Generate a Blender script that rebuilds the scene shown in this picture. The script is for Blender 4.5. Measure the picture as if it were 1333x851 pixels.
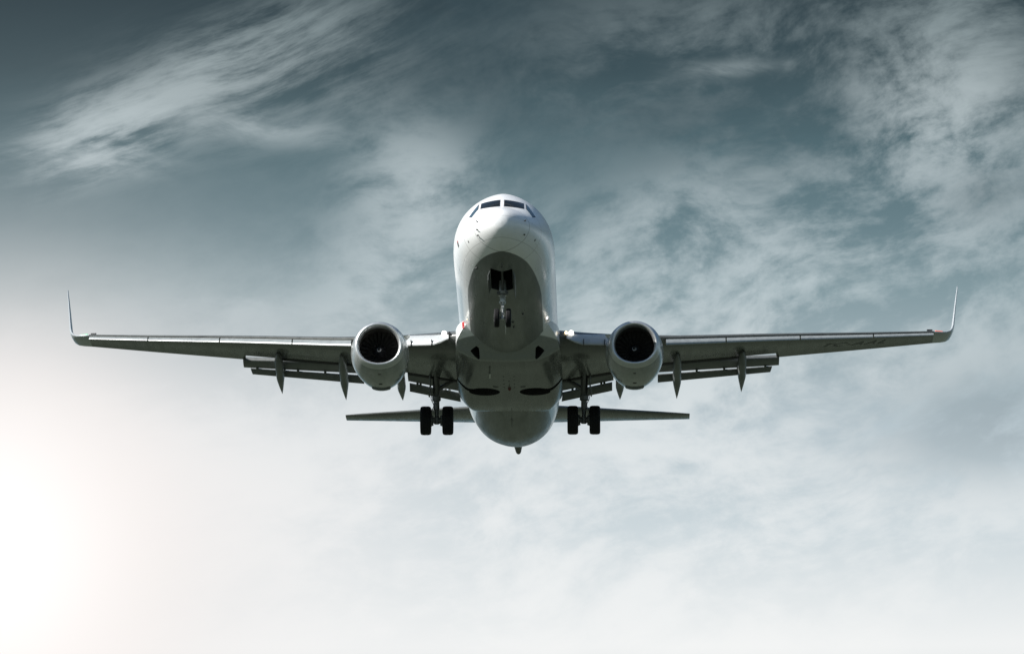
import bpy, bmesh, math, random
import numpy as np
from mathutils import Vector, Matrix
from mathutils.bvhtree import BVHTree
random.seed(4)
SC = bpy.context.scene
R = math.radians
PI = math.pi
for _o in list(bpy.data.objects):
    bpy.data.objects.remove(_o)

# ------------------------------------------------------------------ camera
CAM_EL = 12.0
cam_d = bpy.data.cameras.new('camera')
cam_d.sensor_width = 36.0
cam_d.lens = 8780.0 / 1333.0 * 36.0
cam_d.clip_start = 0.5
cam_d.clip_end = 60000.0
cam = bpy.data.objects.new('camera', cam_d)
SC.collection.objects.link(cam)
cam.location = (0, 0, 1.7)
cam.rotation_euler = (R(90 + CAM_EL), 0, 0)
SC.camera = cam

# ------------------------------------------------------------------ view, sun
SC.view_settings.view_transform = 'Standard'
SC.view_settings.look = 'None'
SC.view_settings.exposure = 0.45
SC.view_settings.gamma = 1.0
SC.view_settings.use_curve_mapping = False

SUN_EL, SUN_AZ = 38.0, -108.0          # azimuth measured from +Y towards +X
sd = bpy.data.lights.new('sun', 'SUN')
sd.energy = 5.0
sd.angle = R(0.5)
sd.color = (1.0, 0.97, 0.93)
sun = bpy.data.objects.new('sun', sd)
SC.collection.objects.link(sun)
sdir = Vector((math.sin(R(SUN_AZ)) * math.cos(R(SUN_EL)), math.cos(R(SUN_AZ)) * math.cos(R(SUN_EL)), math.sin(R(SUN_EL))))
sun.rotation_euler = sdir.to_track_quat('Z', 'Y').to_euler()
sun.location = (-200, 250, 200)


# ------------------------------------------------------------------ node helper
def lin(r, g, b, k=1.0):
    def f(c):
        c /= 255.0
        return c / 12.92 if c <= 0.04045 else ((c + 0.055) / 1.055) ** 2.4
    return (f(r) * k, f(g) * k, f(b) * k, 1.0)


class NT:
    def __init__(s, tree):
        s.t = tree
        s.n = tree.nodes
        s.l = tree.links

    def new(s, kind, **kw):
        n = s.n.new(kind)
        for k, v in kw.items():
            setattr(n, k, v)
        return n

    def put(s, sock, v):
        if isinstance(v, bpy.types.NodeSocket):
            s.l.new(v, sock)
        elif v is not None:
            sock.default_value = v

    def m(s, op, a, b=None, c=None, clamp=False):
        n = s.new('ShaderNodeMath', operation=op, use_clamp=clamp)
        s.put(n.inputs[0], a)
        if b is not None:
            s.put(n.inputs[1], b)
        if c is not None:
            s.put(n.inputs[2], c)
        return n.outputs[0]

    def sstep(s, v, a, b, lo=0.0, hi=1.0):
        n = s.new('ShaderNodeMapRange', interpolation_type='SMOOTHSTEP')
        s.put(n.inputs[0], v)
        for i, q in enumerate((a, b, lo, hi)):
            n.inputs[i + 1].default_value = q
        return n.outputs[0]

    def mix(s, f, a, b, blend='MIX'):
        n = s.new('ShaderNodeMix', data_type='RGBA', blend_type=blend)
        s.put(n.inputs[0], f)
        s.put(n.inputs[6], a)
        s.put(n.inputs[7], b)
        return n.outputs[2]

    def ramp(s, v, stops, interp='LINEAR'):
        n = s.new('ShaderNodeValToRGB')
        n.color_ramp.interpolation = interp
        e = n.color_ramp.elements
        while len(e) < len(stops):
            e.new(0.5)
        for i, (p, c) in enumerate(stops):
            e[i].position = p
            e[i].color = c
        s.put(n.inputs[0], v)
        return n.outputs[0]

    def noise(s, vec, scale=1.0, detail=6.0, rough=0.55, dist=0.0):
        n = s.new('ShaderNodeTexNoise')
        s.put(n.inputs['Vector'], vec)
        n.inputs['Scale'].default_value = scale
        n.inputs['Detail'].default_value = detail
        n.inputs['Roughness'].default_value = rough
        n.inputs['Distortion'].default_value = dist
        return n.outputs['Fac']

    def comb(s, x, y, z=0.0):
        n = s.new('ShaderNodeCombineXYZ')
        s.put(n.inputs[0], x)
        s.put(n.inputs[1], y)
        s.put(n.inputs[2], z)
        return n.outputs[0]


# ------------------------------------------------------------------ sky
world = bpy.data.worlds.new('World')
SC.world = world
world.use_nodes = True
W = NT(world.node_tree)
W.n.clear()


def build_sky():
    out = W.new('ShaderNodeOutputWorld')
    bg = W.new('ShaderNodeBackground')
    bg.inputs['Strength'].default_value = 0.1
    W.l.new(bg.outputs[0], out.inputs[0])
    sky = W.new('ShaderNodeTexSky', sky_type='NISHITA')
    sky.sun_disc = False
    sky.sun_elevation = R(SUN_EL)
    sky.sun_rotation = R(SUN_AZ)
    sky.air_density = 1.0
    sky.dust_density = 1.5
    tc = W.new('ShaderNodeTexCoord')
    sep = W.new('ShaderNodeSeparateXYZ')
    W.l.new(tc.outputs['Generated'], sep.inputs[0])
    az = W.m('MULTIPLY', W.m('ARCTAN2', sep.outputs[0], sep.outputs[1]), 180 / PI)
    el = W.m('MULTIPLY', W.m('ARCSINE', sep.outputs[2]), 180 / PI)
    U, V = az, W.m('SUBTRACT', el, CAM_EL)
    K = 10.0 / 2 ** 0.45

    def rot(u, v, a):
        c, s_ = math.cos(R(a)), math.sin(R(a))
        return (W.m('ADD', W.m('MULTIPLY', u, c), W.m('MULTIPLY', v, s_)),
                W.m('SUBTRACT', W.m('MULTIPLY', v, c), W.m('MULTIPLY', u, s_)))

    def blob(px, py, sa, sb, ang, amp):
        """soft bank of cloud: centre (deg), extents along / across, tilt"""
        du = W.m('SUBTRACT', U, (px - 666.5) / 153.2)
        dv = W.m('SUBTRACT', V, (425.5 - py) / 153.2)
        a, b = rot(du, dv, ang)
        a = W.m('MULTIPLY', a, 1 / sa)
        b = W.m('MULTIPLY', b, 1 / sb)
        r2 = W.m('ADD', W.m('MULTIPLY', a, a), W.m('MULTIPLY', b, b))
        return W.m('MULTIPLY', W.m('EXPONENT', W.m('MULTIPLY', r2, -1.0)), amp)

    def addall(ls):
        r = ls[0]
        for q in ls[1:]:
            r = W.m('ADD', r, q)
        return r

    # clear-air gradient with elevation, then cloud colour with elevation
    t = W.m('MULTIPLY_ADD', V, 1 / 8.0, 0.5)          # -4..4 deg

    def gy(py):
        return ((425.5 - py) / 153.2) / 8.0 + 0.5
    clear = W.ramp(t, [(gy(1000), lin(214, 221, 223)), (gy(840), lin(240, 242, 242)), (gy(690), lin(204, 215, 220)), (gy(560), lin(184, 198, 205)),
                       (gy(470), lin(158, 175, 182)), (gy(380), lin(131, 153, 160)), (gy(300), lin(106, 130, 138)),
                       (gy(200), lin(84, 109, 117)), (gy(90), lin(63, 82, 89)), (gy(0), lin(52, 68, 75)), (gy(-150), lin(48, 64, 72))])
    cloud = W.ramp(t, [(gy(1000), lin(250, 250, 249)), (gy(840), lin(250, 250, 249)), (gy(650), lin(242, 244, 244)), (gy(480), lin(222, 229, 231)),
                       (gy(380), lin(200, 212, 216)), (gy(250), lin(192, 204, 208)), (gy(120), lin(184, 196, 199)), (gy(0), lin(160, 176, 179))])

    # noise fields, warped
    wv = W.comb(U, V)
    w1 = W.m('MULTIPLY', W.m('SUBTRACT', W.noise(wv, 0.6, 2, 0.4), 0.5), 0.9)
    w2 = W.m('MULTIPLY', W.m('SUBTRACT', W.noise(W.comb(W.m('ADD', U, 31.7), V), 0.6, 2, 0.4), 0.5), 0.6)
    Uw, Vw = W.m('ADD', U, w1), W.m('ADD', V, w2)
    a, b = rot(Uw, Vw, 16)
    n_big = W.noise(W.comb(W.m('MULTIPLY', a, 0.55), W.m('MULTIPLY', b, 0.95), 3.1), 1.0, 12, 0.60)
    n_mid = W.noise(W.comb(W.m('MULTIPLY', a, 1.25), W.m('MULTIPLY', b, 3.2), 7.7), 1.0, 12, 0.62)
    # fibres fan out: their tilt grows with height
    Uf, Vf = W.m('MULTIPLY_ADD', w1, 0.45, U), W.m('MULTIPLY_ADD', w2, 0.45, V)
    a2, b2 = rot(Uf, Vf, 12)
    b2 = W.m('SUBTRACT', b2, W.m('MULTIPLY', W.m('MULTIPLY', a2, Vf), 0.10))
    n_wisp = W.noise(W.comb(W.m('MULTIPLY', a2, 0.55), W.m('MULTIPLY', b2, 2.7), 1.3), 1.0, 14, 0.66)
    a3, b3 = rot(Uw, Vw, -6)
    n_flat = W.noise(W.comb(W.m('MULTIPLY', a3, 0.8), W.m('MULTIPLY', b3, 3.2), 5.3), 1.0, 12, 0.62)

    n_fine = W.noise(W.comb(Uw, W.m('MULTIPLY', Vw, 1.35), 2.2), 4.2, 10, 0.62)
    # banks of broken cloud
    mask = addall([blob(1080, 350, 2.4, 0.85, 14, 0.80), blob(1235, 165, 0.62, 0.5, -10, 1.35),
                   blob(545, 250, 0.46, 0.55, 40, 1.05), blob(510, 360, 0.55, 0.5, 0, 0.65), blob(960, 60, 2.0, 0.6, 5, 0.34), blob(1290, 40, 0.8, 0.7, 30, 0.5),
                   blob(860, 300, 0.9, 0.35, 25, 0.45), blob(820, 400, 1.3, 0.35, 22, 0.22), blob(700, 640, 6.0, 1.5, 5, 0.85), blob(1320, 560, 1.3, 0.45, 3, -0.8)])
    mask = W.m('MAXIMUM', mask, 0.0)
    mask = W.m('ADD', mask, W.m('MAXIMUM', W.sstep(el, 16, 22, 0.0, 0.4), W.sstep(W.m('ABSOLUTE', az), 5.0, 9.0, 0.0, 0.55)))
    dens = W.m('ADD', W.m('MULTIPLY', n_big, 0.55), W.m('ADD', W.m('MULTIPLY', n_mid, 0.29), W.m('MULTIPLY', n_fine, 0.16)))
    d1 = W.m('MULTIPLY', W.sstep(dens, 0.41, 0.605), mask)
    # mares' tails on the left and fine flat streaks
    m2 = addall([blob(270, 95, 1.2, 0.30, 24, 0.70), blob(115, 185, 0.55, 0.26, 20, 1.5), blob(360, 100, 1.3, 0.5, 12, 0.34)])
    d2 = W.m('MULTIPLY', W.sstep(W.m('ADD', W.m('MULTIPLY', n_wisp, 0.66), W.m('ADD', W.m('MULTIPLY', n_big, 0.26), W.m('MULTIPLY', n_fine, 0.08))), 0.395, 0.61), m2)
    m3 = addall([blob(110, 208, 0.5, 0.14, -4, 0.85), blob(330, 168, 0.8, 0.13, -6, 0.55), blob(955, 92, 0.42, 0.07, 3, 0.4), blob(320, 395, 0.6, 0.12, 0, 0.22)])
    d3 = W.m('MULTIPLY', W.sstep(n_flat, 0.38, 0.66), m3)
    dsum = W.m('ADD', W.m('ADD', d1, d2), d3)
    dtot = W.m('SUBTRACT', 1.0, W.m('EXPONENT', W.m('MULTIPLY', dsum, -1.35)), clamp=True)
    col = W.mix(dtot, clear, cloud)
    # darker cloud bellies
    shade = addall([blob(880, 140, 1.6, 0.5, -6, 0.42), blob(1310, 555, 1.1, 0.45, 5, 0.22), blob(1300, 255, 0.5, 0.25, 15, 0.3), blob(600, 30, 1.0, 0.7, 0, 0.42)])
    col = W.mix(W.m('MULTIPLY', W.sstep(n_mid, 0.3, 0.6), shade, clamp=True), col, lin(58, 78, 86))

    # brightening of the thin overcast low on the left
    du = W.m('SUBTRACT', U, (-30 - 666.5) / 153.2)
    dv = W.m('SUBTRACT', V, (425.5 - 720) / 153.2)
    r = W.m('SQRT', W.m('ADD', W.m('MULTIPLY', W.m('MULTIPLY', du, du), 1.5), W.m('MULTIPLY', W.m('MULTIPLY', dv, dv), 1.25)))
    g1 = W.m('EXPONENT', W.m('MULTIPLY', W.m('POWER', W.m('MULTIPLY', r, 1 / 1.35), 2.0), -1.0))
    g3 = blob(220, 680, 2.2, 1.4, 0, 0.85)
    col = W.mix(g3, col, lin(240, 240, 240))
    g2 = W.m('DIVIDE', 1.0, W.m('ADD', 1.0, W.m('POWER', W.m('MULTIPLY', r, 1 / 2.18), 5.0)))
    col = W.mix(W.m('MULTIPLY', g2, 0.92), col, lin(246, 239, 236))
    col = W.mix(W.m('MULTIPLY', g1, 0.95), col, (1.12, 1.09, 1.07, 1))

    # horizon outside the frame dimmed and tinted to shape the light on the aircraft
    side = W.sstep(W.m('ABSOLUTE', az), 5.0, 13.0, 1.0, 0.85)
    side = W.m('MULTIPLY', side, W.sstep(el, 2.5, 8.0, 0.4, 1.0))
    kk = W.m('MULTIPLY', side, K)
    scaled = W.mix(1.0, col, W.comb(W.m('MULTIPLY', kk, W.m('MULTIPLY_ADD', side, 0.6, 0.4, clamp=True)), kk, W.m('MULTIPLY', kk, W.m('MULTIPLY_ADD', side, -0.35, 1.35))), 'MULTIPLY')
    tint = W.mix(1.0, sky.outputs[0], (0.62, 0.72, 0.74, 1), 'MULTIPLY')
    up = W.sstep(el, 15.5, 32.0)
    W.l.new(W.mix(up, scaled, tint), bg.inputs[0])


build_sky()


# ------------------------------------------------------------------ materials
def mat(name, col, rough=0.5, metal=0.0, coat=0.0, spec=0.5, vary=0.0, vscale=2.0, bump=0.0, streak=False, emit=None, estr=0.0):
    m = bpy.data.materials.new(name)
    m.use_nodes = True
    T = NT(m.node_tree)
    p = T.n['Principled BSDF']
    p.inputs['Roughness'].default_value = rough
    p.inputs['Metallic'].default_value = metal
    p.inputs['Coat Weight'].default_value = coat
    p.inputs['Coat Roughness'].default_value = 0.06
    p.inputs['Specular IOR Level'].default_value = spec
    c = (*col, 1.0)
    tc = T.new('ShaderNodeTexCoord')
    mp = T.new('ShaderNodeMapping')
    T.l.new(tc.outputs['Object'], mp.inputs[0])
    if streak:
        mp.inputs['Scale'].default_value = (2.2, 0.28, 2.2)
    nz = T.noise(mp.outputs[0], vscale, 8, 0.62)
    if vary:
        dk = tuple(x * (1 - vary) for x in col) + (1.0,)
        lt = tuple(min(1, x * (1 + vary * 0.5)) for x in col) + (1.0,)
        T.l.new(T.ramp(nz, [(0.3, dk), (0.55, c), (0.75, lt)]), p.inputs['Base Color'])
    else:
        p.inputs['Base Color'].default_value = c
    rr = T.sstep(nz, 0.3, 0.7, max(0.02, rough - 0.06), min(1, rough + 0.08))
    T.l.new(rr, p.inputs['Roughness'])
    if bump:
        b = T.new('ShaderNodeBump')
        b.inputs['Strength'].default_value = bump
        b.inputs['Distance'].default_value = 0.02
        T.l.new(nz, b.inputs['Height'])
        T.l.new(b.outputs[0], p.inputs['Normal'])
    if emit:
        p.inputs['Emission Color'].default_value = (*emit, 1)
        p.inputs['Emission Strength'].default_value = estr
    return m


O = Vector((0, 19.6, -3.57))           # base point of the aircraft in builder coordinates
GREY = (0.160, 0.170, 0.166)

M = {}
M['lip'] = mat('polished_aluminium', (0.62, 0.635, 0.64), 0.38, 0.75, vary=0.08, vscale=3)
M['slat'] = mat('slat_metal', (0.31, 0.335, 0.335), 0.34, 0.12, vary=0.15, vscale=2.5, streak=True)
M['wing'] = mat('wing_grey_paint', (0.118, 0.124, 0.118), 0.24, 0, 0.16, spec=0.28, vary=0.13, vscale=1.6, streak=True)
M['flap'] = mat('flap_grey_paint', (0.165, 0.175, 0.172), 0.40, 0, 0.06, spec=0.3, vary=0.2, vscale=2.0, streak=True)
M['canoe'] = mat('fairing_grey_paint', (0.165, 0.175, 0.172), 0.38, 0, 0.08, spec=0.3, vary=0.2, vscale=2.5)
M['white'] = mat('white_paint', (0.80, 0.81, 0.81), 0.25, 0, 0.4, vary=0.05, vscale=1.5)
M['dark'] = mat('dark_cavity', (0.018, 0.018, 0.02), 0.7, vary=0.3, vscale=6)  # near-black colour puts the shade into bays, wells and other recesses
M['duct'] = mat('intake_duct', (0.10, 0.096, 0.09), 0.42, 0.2, vary=0.2, vscale=4)
M['fan'] = mat('fan_titanium', (0.075, 0.072, 0.07), 0.45, 0.5)
M['spinner'] = mat('spinner_black', (0.03, 0.03, 0.033), 0.35)
M['spiral'] = mat('spiral_white', (0.8, 0.8, 0.8), 0.5)
M['rubber'] = mat('tyre_rubber', (0.013, 0.013, 0.014), 0.75, spec=0.25, vary=0.25, vscale=7)
M['steel'] = mat('gear_steel', (0.16, 0.165, 0.165), 0.42, 0.3, vary=0.3, vscale=6)
M['chrome'] = mat('gear_white_enamel', (0.62, 0.64, 0.64), 0.3, 0.2, vary=0.25, vscale=9)
M['rim'] = mat('wheel_rim', (0.42, 0.43, 0.43), 0.4, 0.6, vary=0.2)
M['glass'] = mat('cockpit_glass', (0.010, 0.012, 0.012), 0.06, 0, 0.0, 0.22)
M['sideglass'] = mat('cockpit_side_glass', (0.05, 0.085, 0.11), 0.10, 0, 0.0, 0.6)
M['seal'] = mat('window_seal', (0.10, 0.10, 0.10), 0.6)
M['black'] = mat('black_marking', (0.05, 0.052, 0.05), 0.5)
M['red'] = mat('red_marking', (0.42, 0.03, 0.03), 0.4)
M['cone'] = mat('exhaust_cone_metal', (0.07, 0.068, 0.06), 0.5, 0.3, vary=.2)
M['beacon'] = mat('beacon_red_glass', (0.12, 0.018, 0.016), 0.25)
M['lamp'] = mat('lamp_lens_lit', (0.9, 0.9, 0.85), 0.2, emit=(1.0, 0.96, 0.86), estr=3.0)
M['lampwarm'] = mat('lamp_lens_warm', (0.9, 0.8, 0.6), 0.2, emit=(1.0, 0.80, 0.52), estr=1.6)
M['navgreen'] = mat('navigation_lens_green', (0.05, 0.5, 0.2), 0.2, emit=(0.15, 1.0, 0.45), estr=0.4)
M['navred'] = mat('navigation_lens_red', (0.6, 0.1, 0.05), 0.2, emit=(1.0, 0.22, 0.12), estr=0.5)


def fuselage_material():
    m = bpy.data.materials.new('fuselage_livery')
    m.use_nodes = True
    T = NT(m.node_tree)
    p = T.n['Principled BSDF']
    tc = T.new('ShaderNodeTexCoord')
    sep = T.new('ShaderNodeSeparateXYZ')
    T.l.new(tc.outputs['Object'], sep.inputs[0])
    x = sep.outputs[0]
    y = T.m('ADD', sep.outputs[1], O.y)
    z = T.m('ADD', sep.outputs[2], O.z)
    white = (0.83, 0.84, 0.84, 1)
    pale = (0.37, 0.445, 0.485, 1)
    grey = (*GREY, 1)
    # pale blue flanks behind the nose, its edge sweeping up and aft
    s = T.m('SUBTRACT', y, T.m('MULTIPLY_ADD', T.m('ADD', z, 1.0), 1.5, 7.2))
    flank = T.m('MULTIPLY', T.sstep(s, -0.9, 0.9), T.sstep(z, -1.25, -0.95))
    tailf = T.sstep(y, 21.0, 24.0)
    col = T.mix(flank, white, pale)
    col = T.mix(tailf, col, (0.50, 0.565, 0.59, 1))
    # grey belly paint
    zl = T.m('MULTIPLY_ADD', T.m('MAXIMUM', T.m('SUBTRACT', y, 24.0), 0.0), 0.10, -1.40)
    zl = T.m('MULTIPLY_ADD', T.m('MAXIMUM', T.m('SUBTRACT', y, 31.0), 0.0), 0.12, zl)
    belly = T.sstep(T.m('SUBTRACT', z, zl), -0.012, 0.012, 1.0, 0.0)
    # cabin windows
    fy = T.m('ABSOLUTE', T.m('SUBTRACT', T.m('FRACT', T.m('MULTIPLY', y, 1 / 0.508)), 0.5))
    wy = T.sstep(fy, 0.20, 0.24, 1.0, 0.0)
    wz = T.sstep(T.m('ABSOLUTE', T.m('SUBTRACT', z, 0.42)), 0.15, 0.18, 1.0, 0.0)
    wr = T.m('MULTIPLY', T.sstep(y, 6.2, 6.21), T.sstep(y, 32.0, 32.01, 1.0, 0.0))
    win = T.m('MULTIPLY', T.m('MULTIPLY', wy, wz), wr)
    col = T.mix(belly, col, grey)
    # dirt: streaks running aft, heavier on the belly
    mp = T.new('ShaderNodeMapping')
    T.l.new(tc.outputs['Object'], mp.inputs[0])
    mp.inputs['Scale'].default_value = (3.0, 0.35, 3.0)
    nz = T.noise(mp.outputs[0], 1.3, 9, 0.65)
    dirt = T.m('MULTIPLY', T.sstep(nz, 0.42, 0.72), T.m('MULTIPLY_ADD', belly, 0.45, 0.06))
    col = T.mix(dirt, col, (0.10, 0.105, 0.095, 1))
    # skin joints
    def line(v, pos, w):
        return T.sstep(T.m('ABSOLUTE', T.m('SUBTRACT', v, pos)), w * 0.5, w, 1.0, 0.0)
    ln = None
    for pos in (0.95, 2.05, 5.2, 8.4, 11.2, 24.5, 28.2, 31.6, 35.4):
        q = line(y, pos, 0.028)
        ln = q if ln is None else T.m('MAXIMUM', ln, q)
    for pos in (-1.05, 0.95, -0.30):
        ln = T.m('MAXIMUM', ln, T.m('MULTIPLY', line(z, pos, 0.018), 0.6))
    for pos in (-0.75, 0.75):
        ln = T.m('MAXIMUM', ln, T.m('MULTIPLY', T.m('MULTIPLY', line(x, pos, 0.018), belly), T.sstep(y, 4.4, 4.5)))
    col = T.mix(T.m('MULTIPLY', ln, 0.42), col, (0.12, 0.125, 0.12, 1))
    # forward passenger door outline on both sides
    dy_, dz_ = T.m('ABSOLUTE', T.m('SUBTRACT', y, 5.35)), T.m('ABSOLUTE', T.m('SUBTRACT', z, 0.0))
    edge = T.m('MAXIMUM', T.m('SUBTRACT', dy_, 0.43), T.m('SUBTRACT', dz_, 0.92))
    door = T.sstep(T.m('ABSOLUTE', edge), 0.010, 0.022, 1.0, 0.0)
    col = T.mix(T.m('MULTIPLY', door, 0.5), col, (0.15, 0.16, 0.17, 1))
    col = T.mix(win, col, (0.02, 0.022, 0.025, 1))
    T.l.new(col, p.inputs['Base Color'])
    T.l.new(T.sstep(nz, 0.3, 0.7, 0.26, 0.36), p.inputs['Roughness'])
    T.l.new(T.m('MULTIPLY_ADD', belly, -0.22, 0.25), p.inputs['Coat Weight'])
    T.l.new(T.m('MULTIPLY_ADD', belly, -0.22, 0.5), p.inputs['Specular IOR Level'])
    p.inputs['Coat Roughness'].default_value = 0.12
    return m


def wing_skin(m):
    T = NT(m.node_tree)
    p = T.n['Principled BSDF']
    tc = T.new('ShaderNodeTexCoord')
    sep = T.new('ShaderNodeSeparateXYZ')
    T.l.new(tc.outputs['Object'], sep.inputs[0])
    s = T.m('ABSOLUTE', sep.outputs[0])
    v = T.m('SUBTRACT', T.m('ADD', sep.outputs[1], O.y), T.m('MULTIPLY_ADD', s, 0.42, 13.2))
    old = p.inputs['Base Color'].links[0].from_socket
    fr = T.m('ABSOLUTE', T.m('SUBTRACT', T.m('FRACT', T.m('MULTIPLY', s, 1 / 1.35)), 0.5))
    ln = T.sstep(fr, 0.485, 0.494)
    for pos in (0.55, 2.35):
        ln = T.m('MAXIMUM', ln, T.sstep(T.m('ABSOLUTE', T.m('SUBTRACT', v, pos)), 0.012, 0.03, 1.0, 0.0))
    # oval tank access covers between the spars
    eu = T.m('MULTIPLY', T.m('SUBTRACT', T.m('FRACT', T.m('MULTIPLY', s, 1 / 0.675)), 0.5), 0.675 / 0.21)
    ev = T.m('MULTIPLY', T.m('SUBTRACT', v, 1.45), 1 / 0.34)
    er = T.m('ADD', T.m('MULTIPLY', eu, eu), T.m('MULTIPLY', ev, ev))
    ov = T.sstep(T.m('ABSOLUTE', T.m('SUBTRACT', er, 1.0)), 0.08, 0.2, 1.0, 0.0)
    ln = T.m('MAXIMUM', ln, T.m('MULTIPLY', ov, T.sstep(s, 5.9, 6.0)))
    T.l.new(T.mix(T.m('MULTIPLY', ln, 0.45), old, (0.06, 0.062, 0.06, 1)), p.inputs['Base Color'])
    b = T.new('ShaderNodeBump')
    b.inputs['Strength'].default_value = 0.35
    b.inputs['Distance'].default_value = 0.03
    T.l.new(T.noise(tc.outputs['Object'], 0.8, 2, 0.4), b.inputs['Height'])
    T.l.new(b.outputs[0], p.inputs['Coat Normal'])
    T.l.new(b.outputs[0], p.inputs['Normal'])


def fairing_material():
    m = M['wing'].copy()
    m.name = 'fairing_paint'
    T = NT(m.node_tree)
    p = T.n['Principled BSDF']
    tc = T.new('ShaderNodeTexCoord')
    sep = T.new('ShaderNodeSeparateXYZ')
    T.l.new(tc.outputs['Object'], sep.inputs[0])
    y = T.m('ADD', sep.outputs[1], O.y)
    z = T.m('ADD', sep.outputs[2], O.z)
    w = T.m('MULTIPLY', T.sstep(T.m('ADD', z, T.m('MULTIPLY', T.m('SUBTRACT', y, 13.0), 0.0)), -1.56, -1.52), T.sstep(y, 14.0, 14.02, 1.0, 0.0))
    old = p.inputs['Base Color'].links[0].from_socket
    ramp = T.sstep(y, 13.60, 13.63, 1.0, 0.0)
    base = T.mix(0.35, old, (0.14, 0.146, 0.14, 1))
    base = T.mix(ramp, base, (0.26, 0.275, 0.27, 1))  # lighter grey paints in the reflected brightness of the forward ramp
    col = T.mix(w, base, (0.78, 0.79, 0.79, 1))
    for pos in (13.9, 15.6, 17.2, 20.3):
        q = T.sstep(T.m('ABSOLUTE', T.m('SUBTRACT', y, pos)), 0.007, 0.016, 1.0, 0.0)
        col = T.mix(T.m('MULTIPLY', q, 0.4), col, (0.07, 0.07, 0.068, 1))
    T.l.new(col, p.inputs['Base Color'])
    return m


def cowl_material():
    m = bpy.data.materials.new('nacelle_paint')
    m.use_nodes = True
    T = NT(m.node_tree)
    p = T.n['Principled BSDF']
    tc = T.new('ShaderNodeTexCoord')
    sep = T.new('ShaderNodeSeparateXYZ')
    T.l.new(tc.outputs['Object'], sep.inputs[0])
    y = T.m('ADD', sep.outputs[1], O.y)
    mp = T.new('ShaderNodeMapping')
    T.l.new(tc.outputs['Object'], mp.inputs[0])
    mp.inputs['Scale'].default_value = (2.5, 0.5, 2.5)
    nz = T.noise(mp.outputs[0], 2.0, 9, 0.65)
    col = T.ramp(nz, [(0.32, (0.22, 0.235, 0.23, 1)), (0.5, (0.27, 0.288, 0.284, 1)), (0.7, (0.33, 0.35, 0.345, 1))])
    for pos in (12.25, 13.6):
        q = T.sstep(T.m('ABSOLUTE', T.m('SUBTRACT', y, pos)), 0.008, 0.018, 1.0, 0.0)
        col = T.mix(T.m('MULTIPLY', q, 0.5), col, (0.1, 0.1, 0.1, 1))
    T.l.new(col, p.inputs['Base Color'])
    p.inputs['Roughness'].default_value = 0.24
    p.inputs['Coat Weight'].default_value = 0.4
    p.inputs['Coat Roughness'].default_value = 0.08
    return m


def grass_material():
    m = bpy.data.materials.new('airfield_grass')
    m.use_nodes = True
    T = NT(m.node_tree)
    p = T.n['Principled BSDF']
    tc = T.new('ShaderNodeTexCoord')
    a = T.noise(tc.outputs['Object'], 0.02, 8, 0.6)
    b = T.noise(tc.outputs['Object'], 0.35, 6, 0.65)
    c1 = T.ramp(a, [(0.35, (0.048, 0.060, 0.042, 1)), (0.52, (0.066, 0.080, 0.058, 1)), (0.66, (0.10, 0.108, 0.082, 1))])
    T.l.new(T.mix(T.m('MULTIPLY', b, 0.5), c1, (0.044, 0.055, 0.038, 1)), p.inputs['Base Color'])
    p.inputs['Roughness'].default_value = 0.95
    p.inputs['Specular IOR Level'].default_value = 0.1
    return m


M['fus'] = fuselage_material()
M['cowl'] = cowl_material()
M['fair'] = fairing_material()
wing_skin(M['wing'])
M['grass'] = grass_material()


# ------------------------------------------------------------------ mesh helpers
def link(o):
    SC.collection.objects.link(o)
    return o


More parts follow.
